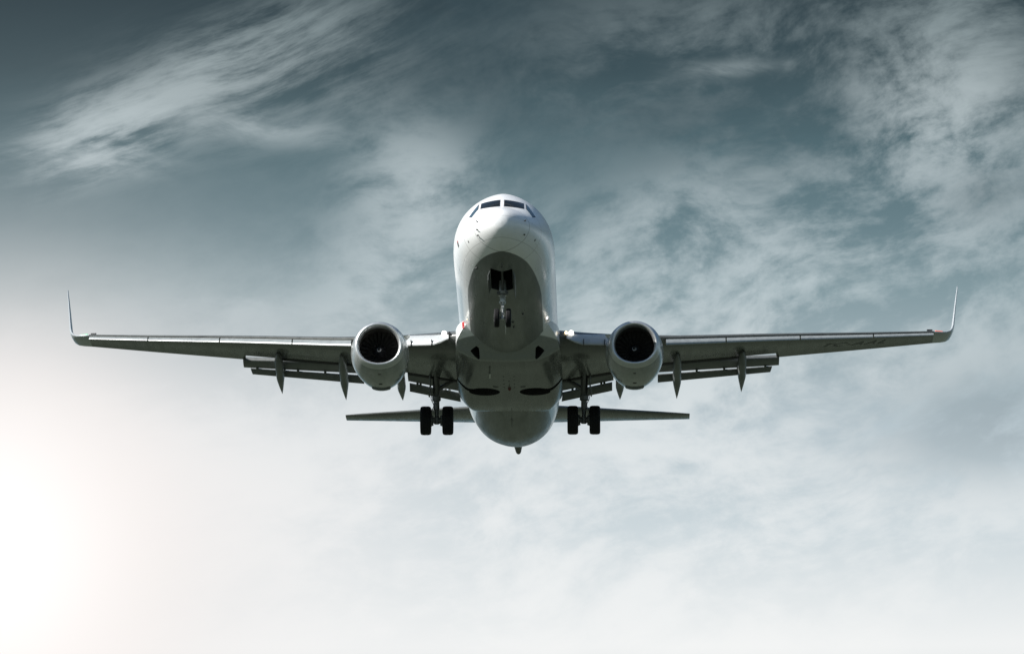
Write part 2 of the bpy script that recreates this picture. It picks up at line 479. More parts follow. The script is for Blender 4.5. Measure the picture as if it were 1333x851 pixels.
class MB:
    """gathers faces for ONE mesh object"""
    def __init__(s):
        s.v, s.f, s.mi = [], [], []

    def add(s, verts, faces, mi=0):
        k = len(s.v)
        s.v += [Vector(q) for q in verts]
        s.f += [tuple(i + k for i in f) for f in faces]
        s.mi += [mi] * len(faces)
        return s

    def loft(s, rings, closed=True, cap0=True, cap1=True, mi=0):
        n = len(rings[0])
        vs = [p for r in rings for p in r]
        fs = []
        for i in range(len(rings) - 1):
            for j in range(n if closed else n - 1):
                a, b = i * n + j, i * n + (j + 1) % n
                fs.append((a, b, b + n, a + n))
        if cap0:
            fs.append(tuple(range(n - 1, -1, -1)))
        if cap1:
            fs.append(tuple(range((len(rings) - 1) * n, len(rings) * n)))
        return s.add(vs, fs, mi)

    def tube(s, pts, rads, n=14, mi=0, cap=True):
        pts = [Vector(p) for p in pts]
        if not hasattr(rads, '__len__'):
            rads = [rads] * len(pts)
        rings = []
        for i, p in enumerate(pts):
            d = (pts[min(i + 1, len(pts) - 1)] - pts[max(i - 1, 0)]).normalized()
            up = Vector((0, 0, 1)) if abs(d.z) < 0.9 else Vector((0, 1, 0))
            a = d.cross(up).normalized()
            b = d.cross(a).normalized()
            rings.append([p + (a * math.cos(2 * PI * k / n) + b * math.sin(2 * PI * k / n)) * rads[i] for k in range(n)])
        return s.loft(rings, True, cap, cap, mi)

    def cyl(s, p0, p1, prof, n=28, mi=0):
        """turned profile: prof = [(t along p0->p1 in metres, radius)]"""
        p0, p1 = Vector(p0), Vector(p1)
        d = (p1 - p0).normalized()
        return s.tube([p0 + d * t for t, _ in prof], [r for _, r in prof], n, mi) if False else s._turn(p0, d, prof, n, mi)

    def _turn(s, p0, d, prof, n, mi):
        up = Vector((0, 0, 1)) if abs(d.z) < 0.9 else Vector((0, 1, 0))
        a = d.cross(up).normalized()
        b = d.cross(a).normalized()
        rings = [[p0 + d * t + (a * math.cos(2 * PI * k / n) + b * math.sin(2 * PI * k / n)) * r for k in range(n)] for t, r in prof]
        return s.loft(rings, True, True, True, mi)

    def box(s, c, d, rot=None, mi=0):
        c = Vector(c)
        vs = []
        for i in range(8):
            q = Vector(((i & 1) - 0.5, ((i >> 1) & 1) - 0.5, ((i >> 2) & 1) - 0.5))
            q = Vector((q.x * d[0], q.y * d[1], q.z * d[2]))
            if rot:
                q = rot @ q
            vs.append(c + q)
        return s.add(vs, [(0, 2, 3, 1), (4, 5, 7, 6), (0, 1, 5, 4), (2, 6, 7, 3), (0, 4, 6, 2), (1, 3, 7, 5)], mi)

    def build(s, name, mats, parent=None, smooth=32, bevel=0.0):
        if not isinstance(mats, (list, tuple)):
            mats = [mats]
        me = bpy.data.meshes.new(name)
        me.from_pydata([tuple(v - O) for v in s.v], [], s.f)
        for m_ in mats:
            me.materials.append(m_)
        me.polygons.foreach_set('material_index', s.mi)
        bm = bmesh.new()
        bm.from_mesh(me)
        bmesh.ops.remove_doubles(bm, verts=bm.verts, dist=1e-5)
        bmesh.ops.recalc_face_normals(bm, faces=bm.faces)
        bm.to_mesh(me)
        bm.free()
        if smooth:
            me.polygons.foreach_set('use_smooth', [True] * len(me.polygons))
            me.set_sharp_from_angle(angle=R(smooth))
        o = link(bpy.data.objects.new(name, me))
        o.parent = parent
        if bevel:
            md = o.modifiers.new('edge', 'BEVEL')
            md.width = bevel
            md.segments = 2
            md.limit_method = 'ANGLE'
        return o


def pchip(xs, ys):
    xs, ys = np.array(xs, float), np.array(ys, float)
    h = np.diff(xs)
    d = np.diff(ys) / h
    m = np.zeros(len(xs))
    for i in range(1, len(xs) - 1):
        if d[i - 1] * d[i] > 0:
            w1, w2 = 2 * h[i] + h[i - 1], h[i] + 2 * h[i - 1]
            m[i] = (w1 + w2) / (w1 / d[i - 1] + w2 / d[i])
    m[0], m[-1] = d[0], d[-1]

    def f(x):
        x = min(max(x, xs[0]), xs[-1])
        i = min(max(int(np.searchsorted(xs, x)) - 1, 0), len(h) - 1)
        t = (x - xs[i]) / h[i]
        return float((1 + 2 * t) * (1 - t) ** 2 * ys[i] + t * (1 - t) ** 2 * h[i] * m[i] + t * t * (3 - 2 * t) * ys[i + 1] + t * t * (t - 1) * h[i] * m[i + 1])
    return f


def lerp(a, b, t):
    return a + (b - a) * t


def bool_cut(obj, cutter_mb, cut_mat):
    """real opening cut into obj; the inside takes cut_mat"""
    c = cutter_mb.build('cutter', cut_mat, obj.parent, smooth=0)
    md = obj.modifiers.new('opening', 'BOOLEAN')
    md.operation = 'DIFFERENCE'
    md.solver = 'EXACT'
    md.object = c
    md.use_self = True
    md.material_mode = 'TRANSFER'
    skin = bvh_of(obj)
    bpy.context.view_layer.update()
    dg = bpy.context.evaluated_depsgraph_get()
    me = bpy.data.meshes.new_from_object(obj.evaluated_get(dg), preserve_all_data_layers=True, depsgraph=dg)
    obj.modifiers.clear()
    old = obj.data
    obj.data = me
    bpy.data.meshes.remove(old)
    cm = c.data
    bpy.data.objects.remove(c)
    bpy.data.meshes.remove(cm)
    if cut_mat.name not in [q.name for q in me.materials if q]:
        me.materials.append(cut_mat)
    ci = [q.name for q in me.materials].index(cut_mat.name)
    for p in me.polygons:
        near = skin.find_nearest(p.center + O)
        p.material_index = ci if near[3] > 0.012 else 0
    me.polygons.foreach_set('use_smooth', [True] * len(me.polygons))
    me.set_sharp_from_angle(angle=R(32))


def bvh_of(o):
    bm = bmesh.new()
    bm.from_mesh(o.data)
    for v in bm.verts:
        v.co += O
    t = BVHTree.FromBMesh(bm)
    bm.free()
    return t


def onto(bvh, p, d):
    h = bvh.ray_cast(Vector(p), Vector(d))
    return (h[0], h[1]) if h[0] is not None else (None, None)


def patch(bvh, quad, view, off=0.008, depth=0.04, n=8, name='panel', m=None, parent=None):
    """panel lying on a skin: quad is four 2-D corners seen along view ('front': x,z  'below': x,y)"""
    grid = []
    for i in range(n + 1):
        row = []
        for j in range(n + 1):
            s, t = j / n, i / n
            a = [lerp(lerp(quad[0][k], quad[1][k], s), lerp(quad[3][k], quad[2][k], s), t) for k in (0, 1)]
            if view == 'front':
                h, nn = onto(bvh, (a[0], -6, a[1]), (0, 1, 0))
            elif view == 'below':
                h, nn = onto(bvh, (a[0], a[1], -9), (0, 0, 1))
            else:                                    # side: y, z
                h, nn = onto(bvh, (view * 9, a[0], a[1]), (-view, 0, 0))
            if h is None:
                raise RuntimeError('patch misses the skin: %s %s' % (name, a))
            row.append((h, nn))
        grid.append(row)
    top = [[h + nn * off for h, nn in r] for r in grid]
    bot = [[h - nn * depth for h, nn in r] for r in grid]
    mb = MB()
    k = n + 1
    vs = [p for r in top for p in r] + [p for r in bot for p in r]
    fs = []
    for i in range(n):
        for j in range(n):
            a = i * k + j
            fs.append((a, a + 1, a + k + 1, a + k))
            a += k * k
            fs.append((a, a + k, a + k + 1, a + 1))
    for i in range(n):
        for (a, b) in ((i, i + 1), (n * k + i, n * k + i + 1), (i * k, (i + 1) * k), (i * k + n, (i + 1) * k + n)):
            fs.append((a, b, b + k * k, a + k * k))
    mb.add(vs, fs)
    return mb.build(name, m, parent, smooth=40)


# ------------------------------------------------------------------ ground
gme = bpy.data.meshes.new('ground')
G = 26000.0
gme.from_pydata([(-G, -G, 0), (G, -G, 0), (G, G, 0), (-G, G, 0)], [], [(0, 1, 2, 3)])
gme.materials.append(M['grass'])
ground = link(bpy.data.objects.new('ground', gme))
ground['kind'] = 'structure'

# ------------------------------------------------------------------ the aircraft, flying towards the camera, nose 3 degrees up
TH, YAW = 15.0, 0.95
plane = link(bpy.data.objects.new('airliner', None))
plane['label'] = 'white twin engine jet airliner with grey belly flying overhead, landing gear and flaps lowered'
plane['category'] = 'airplane'
DEP = 262.4                                            # metres to the main wheels along the line of sight
ca, sa = math.cos(R(CAM_EL)), math.sin(R(CAM_EL))
fw, up = Vector((0, ca, sa)), Vector((0, -sa, ca))
rotm = Matrix.Rotation(R(CAM_EL - TH), 3, 'X') @ Matrix.Rotation(R(-YAW), 3, 'Z')
axle = Vector((0, 0, 1.7)) + fw * DEP + Vector((1, 0, 0)) * (-0.066) + up * (-3.631)
plane.rotation_mode = 'QUATERNION'
plane.rotation_quaternion = rotm.to_quaternion()
plane.location = axle - rotm @ Vector((0, 0, 0.57))
bpy.context.view_layer.update()

# ---- fuselage
F_Y = [0, .03, .1, .3, .6, 1.0, 1.45, 2.1, 2.6, 3.2, 4.0, 5.0, 6.0, 7.0, 24.0, 27.0, 30.0, 32.5, 34.5, 36.5, 38.0, 38.6]
F_T = [-.55, -.36, -.22, -.02, .13, .27, .43, .84, 1.12, 1.38, 1.65, 1.86, 1.96, 2.0, 2.0, 1.99, 1.94, 1.84, 1.70, 1.47, 1.22, 1.08]
F_B = [-.55, -.73, -.86, -1.06, -1.25, -1.43, -1.58, -1.73, -1.81, -1.88, -1.95, -1.99, -2.01, -2.01, -2.01, -1.88, -1.42, -.84, -.36, .14, .50, .64]
F_W = [0, .19, .33, .57, .81, 1.04, 1.235, 1.44, 1.56, 1.67, 1.77, 1.845, 1.875, 1.88, 1.88, 1.86, 1.73, 1.53, 1.27, .91, .54, .30]
F_Z = [-.55, -.55, -.54, -.52, -.50, -.46, -.42, -.36, -.31, -.25, -.18, -.12, -.10, -.10, -.10, -.02, .22, .45, .64, .80, .88, .88]
fT, fB, fW, fZ = pchip(F_Y, F_T), pchip(F_Y, F_B), pchip(F_Y, F_W), pchip(F_Y, F_Z)


def fus_ring(y, n=96):
    w, t, b, zc = fW(y), fT(y), fB(y), fZ(y)
    k_ = min(1.0, max(0.0, (7.5 - y) / 4.5)) * min(1.0, max(0.0, y / 0.5))
    k_ = k_ * k_ * (3 - 2 * k_)
    pu, pl = 1 + .20 * k_, 1 + .36 * k_          # the nose sections narrow to a keel
    r = []
    for k in range(n):
        a = 2 * PI * k / n
        c, s_ = math.cos(a), math.sin(a)
        xx = w * math.copysign(abs(s_) ** (pu if c > 0 else pl), s_)
        r.append(Vector((xx, y, zc + (t - zc) * c if c > 0 else zc + (zc - b) * c)))
    return r


mb = MB()
ys = [0.004, 0.015, 0.03, .05, .075] + [0.1 * 1.0 * i for i in range(1, 71)] + [7 + 0.5 * i for i in range(1, 35)] + [24 + .3 * i for i in range(1, 49)] + [38.6]
mb.loft([fus_ring(y) for y in ys])
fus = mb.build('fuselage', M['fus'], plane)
FUSB = bvh_of(fus)
DK = [M['fus'], M['dark']]

# cockpit glazing (seen along the nose: x, z)
fr = [(-.76, .85), (-.085, .892), (-.085, .455), (-.78, .475)]
side = [(-.865, .86), (-.890, .47), (-1.095, .10), (-1.205, .20)]


def pane(quad, m, frame=True):
    cx = sum(q[0] for q in quad) / 4
    cz = sum(q[1] for q in quad) / 4
    big = [(q[0] + (.022 if q[0] > cx else -.022), q[1] + (.016 if q[1] > cz else -.016)) for q in quad]
    w = patch(FUSB, big, 'front', 0.004, 0.03, 10, 'cockpit_window', M['seal'], fus)
    patch(FUSB, quad, 'front', 0.010, 0.03, 10, 'glass', m, w)
    return w


for sx in (-1, 1):
    q = [(p[0] * -sx, p[1]) for p in fr]
    pane(q, M['glass'])
    q = [(p[0] * -sx, p[1]) for p in side]
    pane(q, M['sideglass'])
    # wiper
    mb = MB()
    pts = []
    for t in (0, .33, .66, 1):
        h, n = onto(FUSB, (sx * lerp(.40, .10, t), -6, lerp(.50, .60, t)), (0, 1, 0))
        pts.append(h + n * .03)
    mb.tube(pts, .009, 6)
    mb.build('wiper', M['black'], fus)

# pitot probes, angle of attack vanes and static ports on the nose
probes = [(-.87, -.34), (-.865, -.64), (-.845, -.82), (.84, -.33), (.81, -.82)]
for x, z in probes:
    h, n = onto(FUSB, (x, -6, z), (0, 1, 0))
    mb = MB()
    mb.tube([h - n * .02, h + n * .05], [.028, .018], 8)
    mb.tube([h + n * .05 + Vector((0, .04, 0)), h + n * .055 - Vector((0, .10, 0))], [.018, .010], 8)
    mb.build('pitot_probe', M['black'], fus)
for x, z in ((-1.22, -.82), (1.20, -.80)):
    h, n = onto(FUSB, (x, -6, z), (0, 1, 0))
    mb = MB()
    mb.tube([h - n * .01, h + n * .006], [.045, .045], 14)
    mb.build('static_port', M['seal'], fus)
for x, y, w in ((-.02, 1.95, .03), (.0, 1.75, .025), (-.95, 3.0, .05), (.66, 7.8, .05), (.28, 8.6, .05), (.3, 9.3, .05)):
    h, n = onto(FUSB, (x, y, -9), (0, 0, 1))
    mb = MB()
    mb.tube([h - n * .01, h + n * .05], [w, w * .6], 10)
    mb.build('drain_port', M['black'], fus)

# fuselage side markings: forward service panel, red stripe near the wing root
patch(FUSB, [(3.05, -.42), (3.30, -.42), (3.30, -.60), (3.05, -.60)], -1, .004, .01, 3, 'service_panel', M['black'], fus)
patch(FUSB, [(3.05, -.38), (3.30, -.38), (3.30, -.43), (3.05, -.43)], -1, .006, .01, 3, 'red_stripe', M['red'], fus)

# nose gear bay
cut = MB()
cut.box((-.04, 3.32, -1.60), (.80, 2.00, 1.30))
bool_cut(fus, cut, M['dark'])
FUSB = bvh_of(fus)

# belly blade antenna and drain mast
mb = MB()
mb.loft([[(-.012, 9.0, -1.99), (.012, 9.0, -1.99), (.012, 9.4, -1.99), (-.012, 9.4, -1.99)],
         [(-.006, 9.2, -2.27), (.006, 9.2, -2.27), (.006, 9.4, -2.27), (-.006, 9.4, -2.27)]])
mb.build('blade_antenna', M['white'], fus)
mb = MB()
mb.loft([[(-.012, 23.2, -1.99), (.012, 23.2, -1.99), (.012, 23.7, -1.99), (-.012, 23.7, -1.99)],
         [(-.006, 23.4, -2.27), (.006, 23.4, -2.27), (.006, 23.65, -2.27), (-.006, 23.65, -2.27)]])
mb.build('blade_antenna', M['wing'], fus)
mb = MB()
mb.tube([(1.38, 22.6, -1.3), (1.46, 22.75, -1.52), (1.46, 22.95, -1.66)], [.05, .045, .03], 8)
mb.build('drain_mast', M['canoe'], fus)

# tail cone (auxiliary power unit exhaust)
mb = MB()
prof = []
for y, r, zc in ((38.30, .275, .87), (38.62, .235, .87), (39.05, .205, .86), (39.55, .17, .85), (39.95, .14, .84), (40.05, .12, .835), (40.05, .09, .835), (39.7, .08, .835)):
    prof.append([Vector((r * .85 * math.cos(2 * PI * k / 24), y, zc + r * 1.05 * math.sin(2 * PI * k / 24))) for k in range(24)])
mb.loft(prof)
mb.build('exhaust_cone', M['cone'], fus)

# ---- belly fairing between the wings
B_Y = [11.9, 12.2, 12.6, 13.0, 13.45, 14.2, 15.5, 17.5, 19.5, 20.6, 21.4, 22.2, 23.2]
B_W = [1.50, 1.68, 1.83, 1.92, 1.97, 2.01, 2.03, 2.04, 2.04, 2.02, 1.97, 1.86, 1.66]
B_B = [-1.50, -1.70, -1.88, -2.00, -2.21, -2.23, -2.21, -2.19, -2.17, -2.14, -2.08, -1.98, -1.72]
bW, bB = pchip(B_Y, B_W), pchip(B_Y, B_B)


fC = pchip([11.9, 12.8, 13.5, 15.5, 17.5, 20.0, 22.0, 23.2], [.55, .70, .86, 1.18, 1.48, 1.62, 1.45, 1.1])
fS = pchip([11.9, 13.5, 15.5, 17.5, 19.5, 23.2], [.36, .46, .50, .46, .42, .42])


def fair_ring(y):
    w, b, wb, rise = bW(y), bB(y), fC(y), fS(y)
    half = []
    for i in range(9):                                # flat keel
        x = wb * i / 8
        half.append((x, b + .025 * (x / wb) ** 2))
    for i in range(1, 11):                            # sloping side panel, curling up
        t = i / 10
        half.append((lerp(wb, w, t ** .9), b + .025 + rise * (t ** 1.5)))
    for i in range(1, 6):
        half.append((w, lerp(b + .025 + rise, -1.0, i / 5)))
    r = [Vector((-x, y, z)) for x, z in half[::-1]] + [Vector((x, y, z)) for x, z in half[1:]]
    return r + [Vector((w * .6, y, -.55)), Vector((-w * .6, y, -.55))]


mb = MB()
mb.loft([fair_ring(11.9 + 11.3 * i / 70) for i in range(71)])
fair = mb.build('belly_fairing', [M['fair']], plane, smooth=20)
cut = MB()
for sx in (-1, 1):
    n = 40                                           # open wheel wells
    pts = [(sx * (.98 + .60 * math.cos(2 * PI * k / n)), 18.35 + .60 * math.sin(2 * PI * k / n)) for k in range(n)]
    cut.loft([[Vector((x, y, -2.6)) for x, y in pts], [Vector((x, y, -1.75)) for x, y in pts]])
    q = [(.9, 17.95), (2.3, 17.85), (2.3, 18.12), (.9, 18.45)]
    cut.loft([[Vector((sx * x, y, -2.61)) for x, y in q], [Vector((sx * x, y, -1.50)) for x, y in q]])
    q = [(1.44, 13.10), (1.20, 12.70), (1.10, 12.78), (1.06, 13.36), (1.12, 13.46)]      # ram air intakes
    q = q if sx > 0 else q[::-1]
    cut.loft([[Vector((sx * x, y, -2.62)) for x, y in q], [Vector((sx * x * .97, y + .1, -1.45)) for x, y in q]])
bool_cut(fair, cut, M['dark'])
FAIRB = bvh_of(fair)
patch(FAIRB, [(-1.71, -.98), (-1.63, -.96), (-1.60, -1.26), (-1.68, -1.28)], 'front', .012, .02, 4, 'red_stripe', M['red'], fair)
for x, y, w in ((-.2, 15.9, .022), (.2, 15.9, .022), (-.2, 16.5, .022), (.2, 16.5, .022), (0, 16.6, .025), (-.2, 17.1, .022), (.2, 17.1, .022), (0, 17.2, .02), (-.2, 17.6, .02), (.2, 17.65, .02)):
    h, n = onto(FAIRB, (x, y, -9), (0, 0, 1))
    mb = MB()
    mb.tube([h - n * .01, h + n * .012], [w, w], 10)
    mb.build('drain_port', M['black'], fair)
h, n = onto(FAIRB, (0.0, 17.75, -9), (0, 0, 1))
mb = MB()
mb.tube([h - n * .01, h + n * .05, h + n * .10], [.07, .06, .02], 14)
mb.build('beacon_lamp', M['beacon'], fair)
for sx in (-1, 1):
    patch(FAIRB, [(sx * .42, 17.50), (sx * .64, 17.38), (sx * .60, 17.64), (sx * .46, 17.66)], 'below', .006, .02, 3, 'vent_panel', M['black'], fair)
patch(FAIRB, [(-.72, 14.3), (-.66, 14.3), (-.70, 15.4), (-.76, 15.4)], 'below', .02, .02, 3, 'hydraulic_line', M['black'], fair)
patch(FAIRB, [(-.73, 15.4), (-.68, 15.4), (-.70, 16.1), (-.75, 16.1)], 'below', .025, .02, 3, 'hydraulic_line', M['chrome'], fair)

# ---- wing: planform, chord line height, thickness
LE_ = pchip([1.2, 1.88, 5.0, 17.0], [12.85, 13.4, 15.1, 21.4])


def LE(s):
    return 13.4 + (s - 1.88) * .545 if s < 5 else 15.1 + (s - 5) * .525


def TE(s):
    return 20.9 - (s - 1.88) * .242 if s < 5.6 else 20.0 + (s - 5.6) * .2632


ZC = pchip([0, 1.9, 4.0, 6.5, 10.4, 14.0, 17.0], [-1.45, -1.32, -1.08, -.70, -.06, .50, .98])
TK = pchip([0, 1.9, 5.0, 10, 17], [.150, .140, .118, .108, .10])


def foil(n=22, u0=0.0, u1=1.0):
    """unit aerofoil, upper surface from u1 to the nose then lower surface back"""
    us = [u0 + (u1 - u0) * (1 - math.cos(PI * i / n)) / 2 if u0 == 0 else lerp(u0, u1, i / n) for i in range(n + 1)]
    return us


def thick(u):
    return 5 * (.2969 * math.sqrt(max(u, 0)) - .126 * u - .3516 * u * u + .2843 * u ** 3 - .1036 * u ** 4)


def camb(u):
    return .018 * math.sin(PI * min(1, u)) + .006 * math.sin(2 * PI * u) * -1


def wring(s, sx, u1=1.0, n=20):
    c = TE(s) - LE(s)
    t = TK(s)
    y0, z0 = LE(s), ZC(s)
    up_, lo = [], []
    for i in range(n + 1):
        u = u1 * (1 - math.cos(PI * i / n)) / 2
        th = thick(u) * t + (.0018 if u > .5 else 0)
        inc = (0.5 - u) * math.sin(R(1.0 if s < 6 else 0.3))
        up_.append(Vector((sx * s, y0 + u * c, z0 + c * (camb(u) + th + inc))))
        lo.append(Vector((sx * s, y0 + u * c, z0 + c * (camb(u) - th * .92 + inc))))
    return up_[::-1] + lo[1:]


def wing_low(s, u):
    c = TE(s) - LE(s)
    return ZC(s) + c * (camb(u) - thick(u) * TK(s) * .92)


def make_wing(sx):
    port = sx > 0
    mb = MB()
    rings = []
    for s in [0.9, 1.4, 1.88, 2.4, 3, 3.6, 4.2, 5.0, 5.6, 6.5, 7.5, 8.5, 9.5, 10.38]:
        rings.append(wring(s, sx, .80))
    for s in [10.42, 11, 12, 13, 14, 15, 16, 16.6]:
        rings.append(wring(s, sx))
    # blended winglet: the section turns upward and sweeps aft
    base_c = TE(16.6) - LE(16.6)
    WL = [(16.9, .945, 21.35, 1.60), (17.12, 1.00, 21.52, 1.52), (17.27, 1.10, 21.70, 1.42), (17.36, 1.25, 21.90, 1.32), (17.41, 1.45, 22.12, 1.22), (17.47, 1.9, 22.48, 1.05),
          (17.55, 2.5, 22.96, .85), (17.62, 3.0, 23.36, .66), (17.68, 3.40, 23.70, .50), (17.69, 3.50, 23.86, .36)]
    for i, (x, z, y, c) in enumerate(WL):
        a = WL[max(0, i - 1)]
        b = WL[min(len(WL) - 1, i + 1)]
        d = Vector((b[0] - a[0], 0, b[1] - a[1])).normalized()
        if i == 0:
            d = Vector((.9, 0, .3)).normalized()
        nn = Vector((-d.z, 0, d.x))                  # section normal, up / inboard
        r = []
        n = 20
        for k in range(n + 1):
            u = (1 - math.cos(PI * k / n)) / 2
            r.append((u, thick(u) * .10 + (.0015 if u > .5 else 0)))
        upv = [Vector((x, y + u * c, z)) + nn * (t * c) for u, t in r]
        lov = [Vector((x, y + u * c, z)) - nn * (t * c * .9) for u, t in r]
        ring = upv[::-1] + lov[1:]
        rings.append([Vector((sx * p.x, p.y, p.z)) for p in ring])
    mb.loft(rings[:-10])
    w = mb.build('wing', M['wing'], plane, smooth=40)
    if port:
        w['label'] = 'wing with the registration letters painted underneath'
    wl = MB()
    wl.loft(rings[-11:])
    wl.build('winglet', M['wlet'], w, smooth=50)
    # navigation light on the tip
    mb = MB()
    mb.tube([(sx * 16.66, 21.30, .955), (sx * 16.95, 21.46, .985)], [.045, .03], 10)
    mb.build('navigation_light', M['navred'] if port else M['navgreen'], w)
    mb = MB()
    mb.tube([(sx * 16.35, 21.5, 1.06), (sx * 16.55, 21.6, 1.09)], [.04, .03], 8)
    mb.build('strobe_light', M['spinner'], w)

    # leading-edge slats, extended forward and drooped
    def slat_ring(s):
        c = TE(s) - LE(s)
        k = lerp(.165, .25, (s - 6) / 10.6)
        y0, z0, t = LE(s), ZC(s), TK(s)
        a = R(24)
        outer, inner = [], []
        for i in range(13):
            u = k * (1 - i / 12) ** 1.6
            outer.append((u * c, c * (camb(u) + thick(u) * t) + .008))
        for i in range(1, 5):
            u = .03 * (i / 4)
            outer.append((u * c, c * (camb(u) - thick(u) * t * .92) - .008))
        for i in range(10):
            q = i / 9
            u = lerp(.03, k, q)
            inner.append((u * c, c * (camb(u) + thick(u) * t * lerp(-.75, 1, min(1, q * 1.3)) ) - .010 * (1 - q) - .004))
        drop, fwd = .132 * c ** .5, .13 * c ** .5
        ring = []
        for (yy, zz) in outer + inner:
            y2 = yy * math.cos(a) + zz * math.sin(a)
            z2 = zz * math.cos(a) + yy * math.sin(a) * 0.95
            ring.append(Vector((sx * s, y0 + y2 - fwd, z0 + z2 - drop)))
        return ring
    for s0, s1 in ((6.05, 8.35), (8.40, 11.25), (11.30, 14.15), (14.20, 16.58)):
        mb = MB()
        mb.loft([slat_ring(lerp(s0, s1, i / 6)) for i in range(7)])
        mb.build('slat', M['slat'], w, smooth=45)
    # inboard hinged leading-edge flap
    mb = MB()
    rr = []
    for i in range(7):
        s = lerp(2.25, 4.05, i / 6)
        y0, z0 = LE(s), ZC(s)
        cut_ = .22 * max(0, 1 - i / 1.6)
        pr = []
        for (dy, dz) in ((.30, .22), (.12, .20), (-.06, .12), (-.22, -.02), (-.34, -.17 + cut_ * .4), (-.40, -.28 + cut_ * .8), (-.38, -.34 + cut_), (-.32, -.34 + cut_), (-.22, -.20 + cut_ * .5), (-.06, -.02), (.12, .06), (.30, .10)):
            pr.append(Vector((sx * s, y0 + dy, z0 + dz)))
        rr.append(pr)
    mb.loft(rr)
    mb.build('leading_edge_flap', M['krug'], w, smooth=45)
    for s in (2.9, 3.7):
        mb = MB()
        mb.box((sx * s, LE(s) - .28, ZC(s) - .24), (.03, .30, .22))
        mb.build('flap_hinge', M['dark'], w)

    # trailing-edge flaps: (span, y, z) of leading and trailing edges
    def flap(name, a0, a1, b0, b1, th, lugs=()):
        mb = MB()
        rr = []
        for i in range(9):
            t = i / 8
            p = Vector([lerp(a0[k], b0[k], t) for k in range(3)])
            q = Vector([lerp(a1[k], b1[k], t) for k in range(3)])
            d = q - p
            c = d.length
            d.normalize()
            nn = Vector((0, -d.z, d.y))
            nn = nn if nn.z > 0 else -nn
            ring = []
            for k in range(13):
                u = (1 - math.cos(PI * k / 12)) / 2
                ring.append(p + d * (u * c) + nn * (th * thick(u) * 1.3 + .004))
            for k in range(11, -1, -1):
                u = (1 - math.cos(PI * k / 12)) / 2
                ring.append(p + d * (u * c) - nn * (th * thick(u) * .45 + .004))
            rr.append([Vector((sx * v.x, v.y, v.z)) for v in ring])
        mb.loft(rr)
        for t in lugs:
            p = Vector([lerp(a0[k], b0[k], t) for k in range(3)])
            mb.box((sx * p.x, p.y - .05, p.z + .03), (.09, .25, .14))
        return mb.build(name, M['flap'], w, smooth=40)
    flap('outboard_flap', (10.52, 21.15, -.105), (10.52, 21.78, -.255), (5.45, 19.72, -.63), (5.45, 20.62, -.85), .30)
    flap('outboard_aft_flap', (10.25, 21.75, -.31), (10.18, 21.98, -.485), (5.75, 20.72, -.90), (5.75, 21.10, -1.12), .14, (.06, .30, .42, .66))
    flap('inboard_flap', (4.02, 19.75, -.90), (4.02, 20.9, -1.07), (1.95, 20.1, -1.24), (1.95, 21.2, -1.42), .34)
    flap('inboard_aft_flap', (3.97, 21.0, -1.12), (3.97, 21.3, -1.39), (2.02, 21.5, -1.40), (1.98, 21.8, -1.69), .14, (.16, .22, .72, .80))

    # dark strip standing in for the shade in the gap between wing and flap
    for s0, s1 in ((1.95, 3.98), (5.5, 8.95)):
        mb = MB()
        rr = []
        for i in range(9):
            s = lerp(s0, s1, i / 8)
            y = LE(s) + .80 * (TE(s) - LE(s))
            z = wing_low(s, .80) - .5 * 0
            z = wring(s, 1, .80)[-1].z
            rr.append([Vector((sx * s, y - .10, z + .004)), Vector((sx * s, y - .02, z - .022)), Vector((sx * s, y + .20, z - .035)), Vector((sx * s, y + .20, z + .10)), Vector((sx * s, y - .02, z + .10))])
        mb.loft(rr)
        mb.build('cove_shade_strip', M['dark'], w, smooth=0)

    # boat-shaped fairings over the flap tracks, aft half swung down with the flap
    for s, ks, kk, kt in ((9.05, (18.9, -.45), (20.75, -.66), (22.9, -1.04)), (6.5, (17.4, -.92), (20.0, -1.10), (22.2, -1.485)), (4.27, (17.9, -1.32), (20.2, -1.30), (22.25, -1.50))):
        mb = MB()
        rr = []
        N = 26
        for i in range(N + 1):
            t = i / N
            if t < .5:
                y, z = lerp(ks[0], kk[0], t * 2), lerp(ks[1], kk[1], t * 2)
            else:
                y, z = lerp(kk[0], kt[0], t * 2 - 1), lerp(kk[1], kt[1], t * 2 - 1)
            f_ = (min(1, t / .22) ** .7) * (1 if t < .62 else max(.02, (1 - (t - .62) / .38)) ** .85)
            hw, hd, hu = .165 * f_, .27 * f_, .26 * (f_ if t > .5 else max(f_, .0))
            ring = []
            for k in range(20):
                a = 2 * PI * k / 20
                c, s_ = math.cos(a), math.sin(a)
                ring.append(Vector((sx * (s + hw * math.copysign(abs(s_) ** .8, s_)), y, z + (hu * c if c > 0 else hd * c))))
            rr.append(ring)
        mb.loft(rr)
        mb.build('flap_track_fairing', M['canoe'], w, smooth=50)

    # landing lights in the wing root
    for s, m_, rad in ((2.42, 'lamp', .085), (2.23, 'lampwarm', .055)):
        if not port and s < 2.3:
            m_ = 'glassdark'
        y, z = LE(s) - .06, ZC(s) + .20
        mb = MB()
        mb.cyl((sx * s, y + .2, z), (sx * s, y - 1, z), [(0, rad * 1.1), (.19, rad * 1.1), (.21, rad * .6)], 20)
        mb.build('landing_light', M[m_], w)
    return w


M['krug'] = mat('leading_edge_flap_paint', (0.50, 0.52, 0.52), 0.3, 0, .2, vary=.12)
wlet = mat('winglet_paint', (0.45, 0.48, 0.50), 0.28, 0, .3, vary=.1)
M['wlet'] = wlet
M['glassdark'] = mat('unlit_lamp_lens', (0.04, 0.04, 0.045), 0.15)
wing_r = make_wing(-1)
wing_p = make_wing(1)

